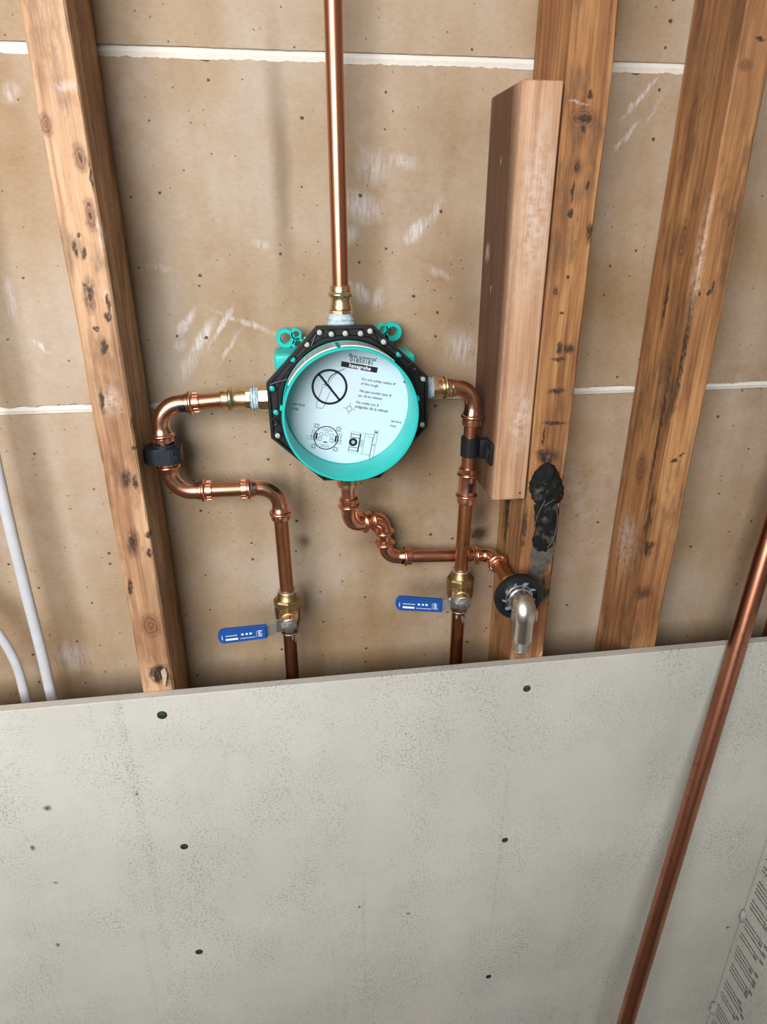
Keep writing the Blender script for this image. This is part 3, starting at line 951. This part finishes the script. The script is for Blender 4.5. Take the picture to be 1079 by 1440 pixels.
# ------------------------------------------------------------------ press adapter: sealed thread, brass body, bead
def adapter(parent, p, ax, L_seal, L_body, r_seal, seal='tape', body='brass', cone=0.0):
    p, ax = Vector(p), Vector(ax).normalized()
    bm = B()
    k = 9
    pr = []
    for i in range(k + 1):
        h = L_seal * i / k
        pr.append((h, (r_seal + cone * (1 - i / k)) + .0006 * math.sin(i * 2.3)))
    lathe(bm, p, ax, pr, 22)
    for v in bm.verts:
        v.co += Vector((mnoise.noise(v.co * 400), mnoise.noise(v.co * 400 + Vector((7, 0, 0))), mnoise.noise(v.co * 400 + Vector((0, 9, 0))))) * .0011
    link('thread_sealant', bm, seal, parent)
    bm = B()
    lathe(bm, p + ax * L_seal * .92, ax, [(0, .0118), (.0045, .0118), (.005, .0108)], 8)
    link('hex', bm, body, parent, smooth=30)
    q = p + ax * (L_seal + .004)
    bm = B()
    lathe(bm, q, ax, [(0, .0108), (L_body * .18, .0108), (L_body * .25, .0098), (L_body * .5, .0098), (L_body * .55, .0104), (L_body - .001, .0104), (L_body, .0096)], 28)
    bdy = link('adapter', bm, body, parent)
    link('press_ring', bead(q + ax * L_body * .62, ax, .0102, .005, .0026), body, bdy)
    bm = B()
    d_, u_, w_ = frame(ax)
    s_ = Vector((0, -1, 0))
    lathe(bm, q + ax * L_body * .62 + s_ * .0124, s_, [(0, .0020), (.0006, .0018), (.0008, .0006)], 14)
    link('press_mark', bm, 'green_dot', bdy)
    return q + ax * L_body


def label_band(parent, p, ax, side, L=.006, w=.007):
    """small dark printed patch on an elbow collar"""
    p, ax, side = Vector(p), Vector(ax).normalized(), Vector(side).normalized()
    up = ax.cross(side)
    bm = B()
    prev = None
    for i in range(7):
        an = (-.5 + i / 6) * w / RC
        d = side * math.cos(an) + up * math.sin(an)
        ring = [bm.verts.new(p + ax * h + d * (RC + .0007)) for h in (-L / 2, L / 2)]
        if prev:
            bm.faces.new((prev[0], ring[0], ring[1], prev[1]))
        prev = ring
    link('size_mark', bm, 'ink', parent)


YP = .035
# left supply
ls = thing('copper_supply_pipe', (-.0175, YP, 1.16), 'looping bright copper pipe with three press elbows, left of the turquoise valve', 'pipe', 'copper water pipes')
pe = adapter(ls, (-.0318, YP, 1.3838), (-1, 0, 0), .0085, .0255, .0112)
e1, e2, e3 = Vector((-.1330, YP, 1.3800)), Vector((-.1292, YP, 1.2855)), Vector((-.0180, YP, 1.2845))
i1, o1 = elbow(ls, e1, e1 - Vector((pe.x, YP, 1.3826)), e2 - e1, .023, .019, .016)
tube(ls, pe + Vector((.008, 0, 0)), i1 + (e1 - pe).normalized() * .008)
label_band(ls, i1 + (e1 - pe).normalized() * .017, (1, 0, 0), (0, -1, -.25))
i2, o2 = elbow(ls, e2, e2 - e1, e3 - e2, .023, .014, .019)
tube(ls, o1 - (e2 - e1).normalized() * .006, i2 + (e2 - e1).normalized() * .006)
end = Vector((-.0160, YP, 1.150))
i3, o3 = elbow(ls, e3, e3 - e2, end - e3, .022, .019, .017)
tube(ls, o2 - (e3 - e2).normalized() * .008, i3 + (e3 - e2).normalized() * .008)
label_band(ls, i3 + Vector((.015, 0, 0)), (1, 0, 0), (0, -.8, .6), .004, .006)
tube(ls, o3 - (end - e3).normalized() * .008, end, 'copper_old')

# right supply
rs = thing('copper_supply_pipe', (.193, YP, 1.165), 'upright copper pipe with elbow and coupling beside the wooden block', 'pipe', 'copper water pipes')
bm = B()
pe = adapter(rs, (.1410, YP, 1.3886), (1, 0, 0), .0095, .0165, .0112)
e4 = Vector((.1962, YP, 1.3880))
end4 = Vector((.1925, YP, 1.160))
i4, o4 = elbow(rs, e4, (1, 0, 0), end4 - e4, .021, .004, .021)
bm = B()
sweep(bm, [pe - Vector((.004, 0, 0)), i4 + Vector((.006, 0, 0))], .0092, 24)
link('tube', bm, 'copper', rs)
dn = (end4 - e4).normalized()
pt = lambda z: e4 + dn * ((e4.z - z) / -dn.z)
tube(rs, o4 - dn * .008, pt(1.285))
bm = B()
lathe(bm, pt(1.2965), dn, [(0, .0098), (.0006, .0104), (.0075, .0104), (.0095, .0100), (.0130, .0096), (.0220, .0098), (.0310, .0096), (.0345, .0104), (.0425, .0104), (.0432, .0096)], 28)
cp = link('coupling', bm, 'copper', rs)
for z in (1.2885, 1.2630):
    link('press_ring', bead(pt(z), dn, .0100), 'copper', cp)
label_band(rs, pt(1.2745), dn, (.2, -1, 0), .011, .005)
tube(rs, pt(1.260), end4, 'copper_old')

# pipes below the shut-off valves, running down behind the cement board
lo = thing('copper_pipe', (-.0163, YP, .02), 'dark tarnished copper pipe below the left blue-handled valve', 'pipe', 'copper water pipes')
tube(lo, (-.0163, YP, 1.102), (-.0175, YP, .02), 'copper_dark')
lo2 = thing('copper_pipe', (.1917, YP, .02), 'brown copper pipe with solder drips below the right blue-handled valve', 'pipe', 'copper water pipes')
tube(lo2, (.1920, YP, 1.112), (.1912, YP, .02), 'copper_dark')
for parent, x, z in ((lo, -.0163, 1.100), (lo2, .1920, 1.105)):
    for dx, dz, L in ((.0035, 0, .010), (-.004, .001, .006), (.007, -.004, .012)):
        bm = B()
        y = YP - math.sqrt(max(1e-8, .0082 ** 2 - dx * dx))
        sweep(bm, [(x + dx, y, z + dz), (x + dx, y - .0006, z + dz - L * .5), (x + dx, y - .0002, z + dz - L)], [.0014, .0019, .0009], 10)
        link('solder_drip', bm, 'solder', parent)

# riser
ri = thing('copper_riser_pipe', (.0555, YP, 1.46), 'tall straight copper riser pipe going up from the top of the valve', 'pipe', 'copper water pipes')
pe = adapter(ri, (.0555, YP, 1.4515), (0, 0, 1), .0150, .0225, .0115, cone=.0035)
tube(ri, pe - Vector((0, 0, .008)), (.0542, YP, 2.40), 'copper_tube')

# spout feed: down, jogging right and back, down, along behind the right supply, then forward
sp = thing('copper_spout_pipe', (.0585, YP, 1.18), 'copper pipe zigzagging from the valve bottom to the tub spout elbow', 'pipe', 'copper water pipes')
s0 = Vector((.0583, YP, 1.2895))
s1 = Vector((.0595, YP, 1.2330))
s2 = Vector((.1005, .058, 1.2300))
s3 = Vector((.1045, .060, 1.1770))
s4 = Vector((.2385, .060, 1.1700))
s5 = Vector((.2405, -.020, 1.1675))
bm = B()
lathe(bm, s0, (0, 0, -1), [(0, .0118), (.0060, .0118), (.0065, .0100), (.0085, .0100)], 28)
link('adapter', bm, 'brass', sp)
i_, o_1 = elbow(sp, s1, s1 - s0, s2 - s1, .016, .020, .0072)
tube(sp, s0 - Vector((0, 0, .004)), i_ + (s1 - s0).normalized() * .006, 'copper')
i_2, o_2 = elbow(sp, s2, s2 - s1, s3 - s2, .016, .0072, .0085)
tube(sp, o_1 - (s2 - s1).normalized() * .003, i_2 + (s2 - s1).normalized() * .003, 'copper')
i_3, o_3 = elbow(sp, s3, s3 - s2, s4 - s3, .017, .0085, .017)
tube(sp, o_2 - (s3 - s2).normalized() * .003, i_3 + (s3 - s2).normalized() * .003, 'copper')
label_band(sp, o_3 - (s4 - s3).normalized() * .012, (s4 - s3), (0, -1, -.3), .004, .007)
i_4, o_4 = elbow(sp, s4, s4 - s3, s5 - s4, .016, .010, .014)
tube(sp, o_3 - (s4 - s3).normalized() * .008, i_4 + (s4 - s3).normalized() * .006, 'copper_tube')
tube(sp, o_4 - (s5 - s4).normalized() * .008, s5, 'copper_old')

# ------------------------------------------------------------------ tub spout elbow with black plate
te = thing('spout_elbow', (.2410, -.034, 1.12), 'brushed nickel drop elbow with black round plate for the tub spout', 'pipe fitting')
P0 = Vector((.2406, -.006, 1.1672))
bm = B()
lathe(bm, P0, (0, -1, 0), [(0, .0098), (.001, .0118), (.006, .0122), (.0075, .0112), (.012, .0112), (.013, .0122), (.020, .0122)], 28)
link('brass_collar', bm, 'brass', te)
bm = B()
cc = (.2415, -.028, 1.1645)
lathe(bm, cc, (0, -1, 0), [(0, .0150), (0, .0262), (.0015, .0276), (.0070, .0276), (.0090, .0262), (.0090, .0205), (.0055, .0198), (.0055, .0120)], 44, False)
pl = link('plate', bm, 'rubber', te, smooth=35)
for k in range(9):
    an = 2 * PI * k / 9 + .2
    bm = B()
    r0 = bmesh.ops.create_cube(bm, size=1)
    bmesh.ops.transform(bm, matrix=Matrix.Translation((cc[0], cc[1] - .0062, cc[2])) @ Matrix.Rotation(an, 4, 'Y') @ Matrix.Translation((.0178, 0, 0)) @ Matrix.Rotation(.5, 4, 'Y') @ Matrix.Diagonal((.0070, .0022, .0020 + .0016 * (k % 2), 1)), verts=r0['verts'])
    link('plate_rib', bm, 'wrap', pl, smooth=0)
bm = B()
lathe(bm, (cc[0], cc[1] - .0050, cc[2]), (0, -1, 0), [(0, .0158), (.0020, .0156), (.0024, .0146), (.0060, .0136), (.0062, .010)], 32)
link('wrench_collar', bm, 'steel', te)
bm = B()
q0, q1, q2 = Vector((.2415, -.026, 1.1655)), Vector((.2415, -.0545, 1.1640)), Vector((.2418, -.0545, 1.122))
a_, b_ = (q1 - q0).normalized(), (q2 - q1).normalized()
pts, rad = [q0, q1 - a_ * .011], [.0122, .0124]
cen = q1 - a_ * .011 + b_ * .011
for i in range(1, 10):
    t_ = PI / 2 * i / 10
    pts.append(cen + (-b_ * math.cos(t_) + a_ * math.sin(t_)) * .011)
    rad.append(.0124 + .0006 * math.sin(t_ * 2))
pts += [q1 + b_ * .011, q1 + b_ * .015, q1 + b_ * .0165, q2 + Vector((0, 0, .001)), q2]
rad += [.0124, .0122, .0112, .0110, .0104]
sweep(bm, pts, rad, 32)
link('elbow_body', bm, 'nickel', te)
bm = B()
pr = [(0, .0094)]
for i in range(6):
    h = .002 + i * .0022
    pr += [(h, .0094), (h + .0006, .0086), (h + .0011, .0086), (h + .0017, .0094)]
pr += [(.0165, .0088)]
lathe(bm, q2 + Vector((0, 0, .002)), (0, 0, -1), pr, 28)
link('thread', bm, 'steel', te, smooth=25)
for s in (-1, 1):
    bm = B()
    x = .2417 + s * .0122
    box(bm, x - .0016, x + .0016, -.0595, -.0495, 1.1480, 1.1600, .0010, 2)
    link('lug', bm, 'nickel', te)


# ------------------------------------------------------------------ ball valves
def ball_valve(loc, rz, label, tilt, tone, seed):
    x, y, z = loc
    t_ = thing('ball_valve', loc, label, 'valve', 'blue-handled ball valves')
    t_.rotation_euler = (0, 0, rz)
    O = Vector(loc)
    bm = B()
    lathe(bm, O + Vector((0, 0, -.030)), (0, 0, 1), [(0, .0094), (.0005, .0106), (.007, .0108), (.009, .0122), (.014, .0128), (.018, .0142), (.024, .0158), (.030, .0162), (.036, .0162), (.0385, .0150)], 32)
    link('body', bm, 'brass_old', t_)
    bm = B()
    lathe(bm, O + Vector((0, 0, .0080)), (0, 0, 1), [(0, .0150), (.0012, .0166), (.0085, .0166), (.0105, .0150)], 8)
    link('hex_nut', bm, 'brass_old', t_, smooth=25)
    bm = B()
    lathe(bm, O + Vector((0, 0, .0180)), (0, 0, 1), [(0, .0140), (.0020, .0120), (.0075, .0112), (.0085, .0108), (.0092, .0090)], 28)
    c_ = link('end_collar', bm, 'brass_old', t_)
    link('solder_ring', bead(O + Vector((0, 0, .0268)), (0, 0, 1), .0090, .0036, .0020), 'solder', c_)
    link('solder_ring', bead(O + Vector((0, 0, -.0285)), (0, 0, 1), .0090, .0036, .0018), 'solder', c_)
    bm = B()
    lathe(bm, O + Vector((0, -.008, 0)), (0, -1, 0), [(0, .0115), (.008, .0112), (.010, .0098), (.014, .0096), (.0145, .0080), (.0225, .0078)], 28)
    link('stem', bm, 'brass', t_)
    # bent steel lever
    bm = B()
    th, hw = .0009, .0078
    path = [(.0095, -.0310, .0055), (.0070, -.0310, .0074), (-.0100, -.0310, hw), (-.0140, -.0315, hw), (-.0215, -.0375, .0072), (-.0255, -.0385, .0070), (-.0700, -.0385, .0070)]
    prev = None
    for (lx, ly, w) in path:
        dz = (lx + .01) * math.tan(tilt) if lx < -.01 else 0
        ring = [bm.verts.new(O + Vector((lx, ly + sy * th, dz + sz * w))) for sy, sz in ((-1, -1), (-1, 1), (1, 1), (1, -1))]
        if prev:
            for k in range(4):
                bm.faces.new((prev[k], prev[(k + 1) % 4], ring[(k + 1) % 4], ring[k]))
        else:
            bm.faces.new(ring)
        prev = ring
    bm.faces.new(prev[::-1])
    lv = link('lever', bm, 'steel', t_, smooth=25)
    # blue grip
    L0, L1, hh = -.0245, -.0790, .0092
    out = [(L0, -hh * .92), (L0, hh * .92)]
    for i in range(9):
        an = PI / 2 + PI * i / 8
        out.append((L1 + hh * .75 + math.cos(an) * hh * .75, math.sin(an) * hh))
    out = [(O.x + a, O.z + b + (a + .01) * math.tan(tilt)) for a, b in out]
    bm = B()
    prism(bm, out, O.y - .0420, O.y - .0352, .0016)
    g_ = link('grip', bm, 'blue', t_, smooth=50)
    # white print on the grip
    bm = B()
    random.seed(seed)
    yk = O.y - .04215

    def pr_(a0, a1, b0, b1):
        v = [bm.verts.new((O.x + a, yk, O.z + b + (a + .01) * math.tan(tilt))) for a, b in ((a0, b0), (a1, b0), (a1, b1), (a0, b1))]
        bm.faces.new(v)
    pr_(-.0745, -.0738, -.0030, .0022)
    pr_(-.0705, -.0568, -.0046, -.0022)
    a = -.0700
    while a < -.0575:
        w = random.choice((.0008, .0012)); pr_(a, a + w, .0006, .0018); a += w + .0006
    a = -.0545
    while a < -.0375:
        w = random.choice((.0006, .0010)); pr_(a, a + w, -.0042, -.0032); a += w + .0006
    for a, w in ((-.0530, .0026), (-.0480, .0022), (-.0440, .0026)):
        pr_(a, a + w, .0002, .0026)
    for b in (.0030, .0010, -.0012, -.0036):
        pr_(-.0345, -.0345 + random.choice((.0030, .0046, .0038)), b, b + .0010)
    pr_(-.0362, -.0359, -.0042, .0040)
    link('white_print', bm, 'white_ink', g_, smooth=0)
    bm = B()
    lathe(bm, O + Vector((0, -.0319, 0)), (0, -1, 0), [(0, .0084), (.0008, .0084), (.0010, .0078), (.0050, .0078), (.0058, .0070)], 6)
    lathe(bm, O + Vector((0, -.0377, 0)), (0, -1, 0), [(-.001, .0060), (.0006, .0052), (.0010, .0036)], 20)
    link('bolt', bm, 'steel', t_, smooth=25)


ball_valve((-.0160, YP, 1.1270), R(0), 'brass ball valve with blue handle, below the left copper loop', R(2.5), 1, 3)
ball_valve((.1925, YP, 1.1385), R(-9), 'brass ball valve with blue handle, beside the black spout plate', R(-3.5), 1, 5)

# ------------------------------------------------------------------ pipe clamps
cl = thing('pipe_clamp', (-.1306, YP, 1.329), 'blue-black faceted plastic clamp holding the left pipe loop to the stud', 'clamp', 'pipe clamps')
bm = B()
cx, cz = -.1308, 1.3290
prf = [(-.0205, -.010), (-.0205, .010), (-.010, .0165), (.008, .0165), (.0160, .009), (.0160, -.009), (.008, -.0165), (-.010, -.0165)]
f0 = [bm.verts.new((cx + a, YP + b, cz - .0085)) for a, b in prf]
f1 = [bm.verts.new((cx + a, YP + b, cz + .0085)) for a, b in prf]
bm.faces.new(f0); bm.faces.new(f1[::-1])
for k in range(8):
    bm.faces.new((f0[k], f1[k], f1[(k + 1) % 8], f0[(k + 1) % 8]))
bmesh.ops.bevel(bm, geom=list(bm.edges), offset=.0012, segments=2, affect='EDGES')
link('jaw', bm, 'navy', cl, smooth=30)
bm = B()
lathe(bm, (cx, YP, cz + .0080), (0, 0, 1), [(0, .0125), (.0022, .0125), (.0030, .0118), (.0030, .0099), (.0, .0099)], 28, False)
link('inner_sleeve', bm, 'navy', cl)
bm = B()
lathe(bm, (cx + .0122, YP - .0134, cz - .001), (.75, -.75, 0), [(0, .0040), (.0015, .0038), (.0022, .0026)], 18)
link('clamp_screw', bm, 'navy', cl)

cr = thing('pipe_clamp', (.2125, .022, 1.321), 'black plastic strap clamp screwed to the side of the wooden block', 'clamp', 'pipe clamps')
pz = pt(1.3215)
bm = B()
lathe(bm, pz + Vector((0, 0, .0112)), (0, 0, -1), [(0, .0083), (0, .0096), (.0006, .0102), (.0218, .0102), (.0224, .0096), (.0224, .0083)], 32, False)
link('strap', bm, 'black', cr)
bm = B()
box(bm, .2030, .2096, .0215, .0300, 1.3105, 1.3325, .001, 2)
box(bm, .2086, .2124, .0015, .0300, 1.3090, 1.3335, .0014, 2)
link('strap_ear', bm, 'black', cr)
bm = B()
lathe(bm, (.2088, .0120, 1.3210), (-1, 0, 0), [(0, .0062), (.0012, .0062), (.0022, .0050), (.0026, .0020)], 20)
link('clamp_screw', bm, 'navy', cr)

# ------------------------------------------------------------------ white cables
def smooth_path(pts, n=40):
    P = [Vector(p) for p in pts]
    P = [P[0] * 2 - P[1]] + P + [P[-1] * 2 - P[-2]]
    out = []
    for i in range(1, len(P) - 2):
        for k in range(n):
            t = k / n
            a, b, c, d = P[i - 1], P[i], P[i + 1], P[i + 2]
            out.append(.5 * ((2 * b) + (c - a) * t + (2 * a - 5 * b + 4 * c - d) * t * t + (3 * b - a - 3 * c + d) * t ** 3))
    out.append(P[-2])
    return out


def cable(pts, r, label, print_=False):
    bm = B()
    sweep(bm, smooth_path(pts, 14), r, 14, True, .75)
    o = link('cable', bm, 'cable', origin=pts[-1])
    return tag(o, label, 'cable', 'white cables at the left')


cable([(-.285, .05, 1.62), (-.296, .045, 1.45), (-.3005, .040, 1.32), (-.3020, .040, 1.19), (-.3018, .040, 1.09), (-.3035, .040, 1.0), (-.305, .042, .80), (-.30, .045, .30)], .0062, 'white electrical cable nearer the left stud')
cable([(-.41, .050, 1.24), (-.372, .045, 1.172), (-.3450, .040, 1.13), (-.3325, .040, 1.080), (-.3325, .040, 1.012), (-.336, .042, .80), (-.34, .045, .30)], .0056, 'short curved white cable at the lower left edge')

# ------------------------------------------------------------------ leaning copper pipe
tp, bt = Vector((.5386, -.0245, 1.066)), Vector((.4245, -.130, .500))
d = (tp - bt)
f_ = lambda z: bt + d * ((z - bt.z) / d.z)
lean = thing('copper_pipe', f_(.0), 'long brown copper pipe leaning against the cement board in the right corner', 'pipe')
bm = B()
sweep(bm, [f_(.003).lerp(f_(1.40), i / 12) for i in range(13)], .0111, 28)
link('tube', bm, 'copper_lean', lean)

# ------------------------------------------------------------------ torn black membrane on the middle stud
mb = thing('membrane_scrap', (.275, -.001, 1.23), 'torn scrap of black membrane stuck to the middle stud below the block', 'membrane scrap')


def scrap(poly, y0, bulge, mat, name, seed, rough=.0012):
    """a crumpled patch: outline in (x, z), swelling away from the stud"""
    cx = sum(p[0] for p in poly) / len(poly)
    cz = sum(p[1] for p in poly) / len(poly)
    ring = smooth_path([(p[0], 0, p[1]) for p in poly + [poly[0]]], 6)[:-1]
    bm = B()
    K = 7
    loops = []
    for k in range(K + 1):
        s = 1 - k / (K + .6)
        lp = []
        for q in ring:
            x, z = cx + (q.x - cx) * s, cz + (q.z - cz) * s
            y = y0 - bulge * math.sin(min(1, (1 - s) * 1.3) * PI / 2) ** .8 + rough * mnoise.noise((x * 160, seed, z * 160)) * (1 if k else 0)
            lp.append(bm.verts.new((x, y, z)))
        loops.append(lp)
    n = len(ring)
    back = [bm.verts.new((v.co.x, -.0001, v.co.z)) for v in loops[0]]
    for a, b in zip([back] + loops, loops):
        for k in range(n):
            bm.faces.new((a[k], a[(k + 1) % n], b[(k + 1) % n], b[k]))
    bm.faces.new(loops[-1])
    bm.faces.new(back[::-1])
    for v in bm.verts:
        k_ = mnoise.noise((v.co.x * 240, seed + 4, v.co.z * 240)) * .0016
        v.co.x += k_
        v.co.z += mnoise.noise((v.co.x * 210, seed + 11, v.co.z * 210)) * .0018
    return link(name, bm, mat, mb, smooth=60)


scrap([(.2538, 1.286), (.258, 1.298), (.264, 1.306), (.272, 1.311), (.282, 1.305), (.289, 1.292), (.2945, 1.279), (.2940, 1.268), (.287, 1.262), (.279, 1.267), (.270, 1.262), (.262, 1.266), (.257, 1.274)], -.0022, .0070, 'tar', 'upper_flap', 2.0, .004)
scrap([(.2625, 1.262), (.272, 1.2665), (.284, 1.265), (.2915, 1.255), (.2925, 1.236), (.2905, 1.212), (.282, 1.2015), (.271, 1.2035), (.2640, 1.216), (.2665, 1.232), (.264, 1.246)], -.0010, .0022, 'tar', 'lower_patch', 5.0, .0026)
scrap([(.2655, 1.212), (.276, 1.206), (.288, 1.209), (.290, 1.196), (.284, 1.176), (.278, 1.158), (.274, 1.142), (.2675, 1.150), (.2655, 1.170), (.264, 1.190)], -.0006, .0008, 'torn', 'grey_smear', 8.0, .0012)
for i, pts in enumerate(([(.264, -.003, 1.235), (.2665, -.0045, 1.252), (.272, -.006, 1.268), (.2725, -.008, 1.282)], [(.272, -.006, 1.262), (.280, -.007, 1.268), (.288, -.005, 1.270)],
                         [(.286, -.003, 1.262), (.2905, -.003, 1.245), (.289, -.003, 1.222), (.283, -.003, 1.208)])):
    bm = B()
    sweep(bm, smooth_path(pts, 8), .0006, 6)
    link('torn_strand', bm, 'torn', mb)
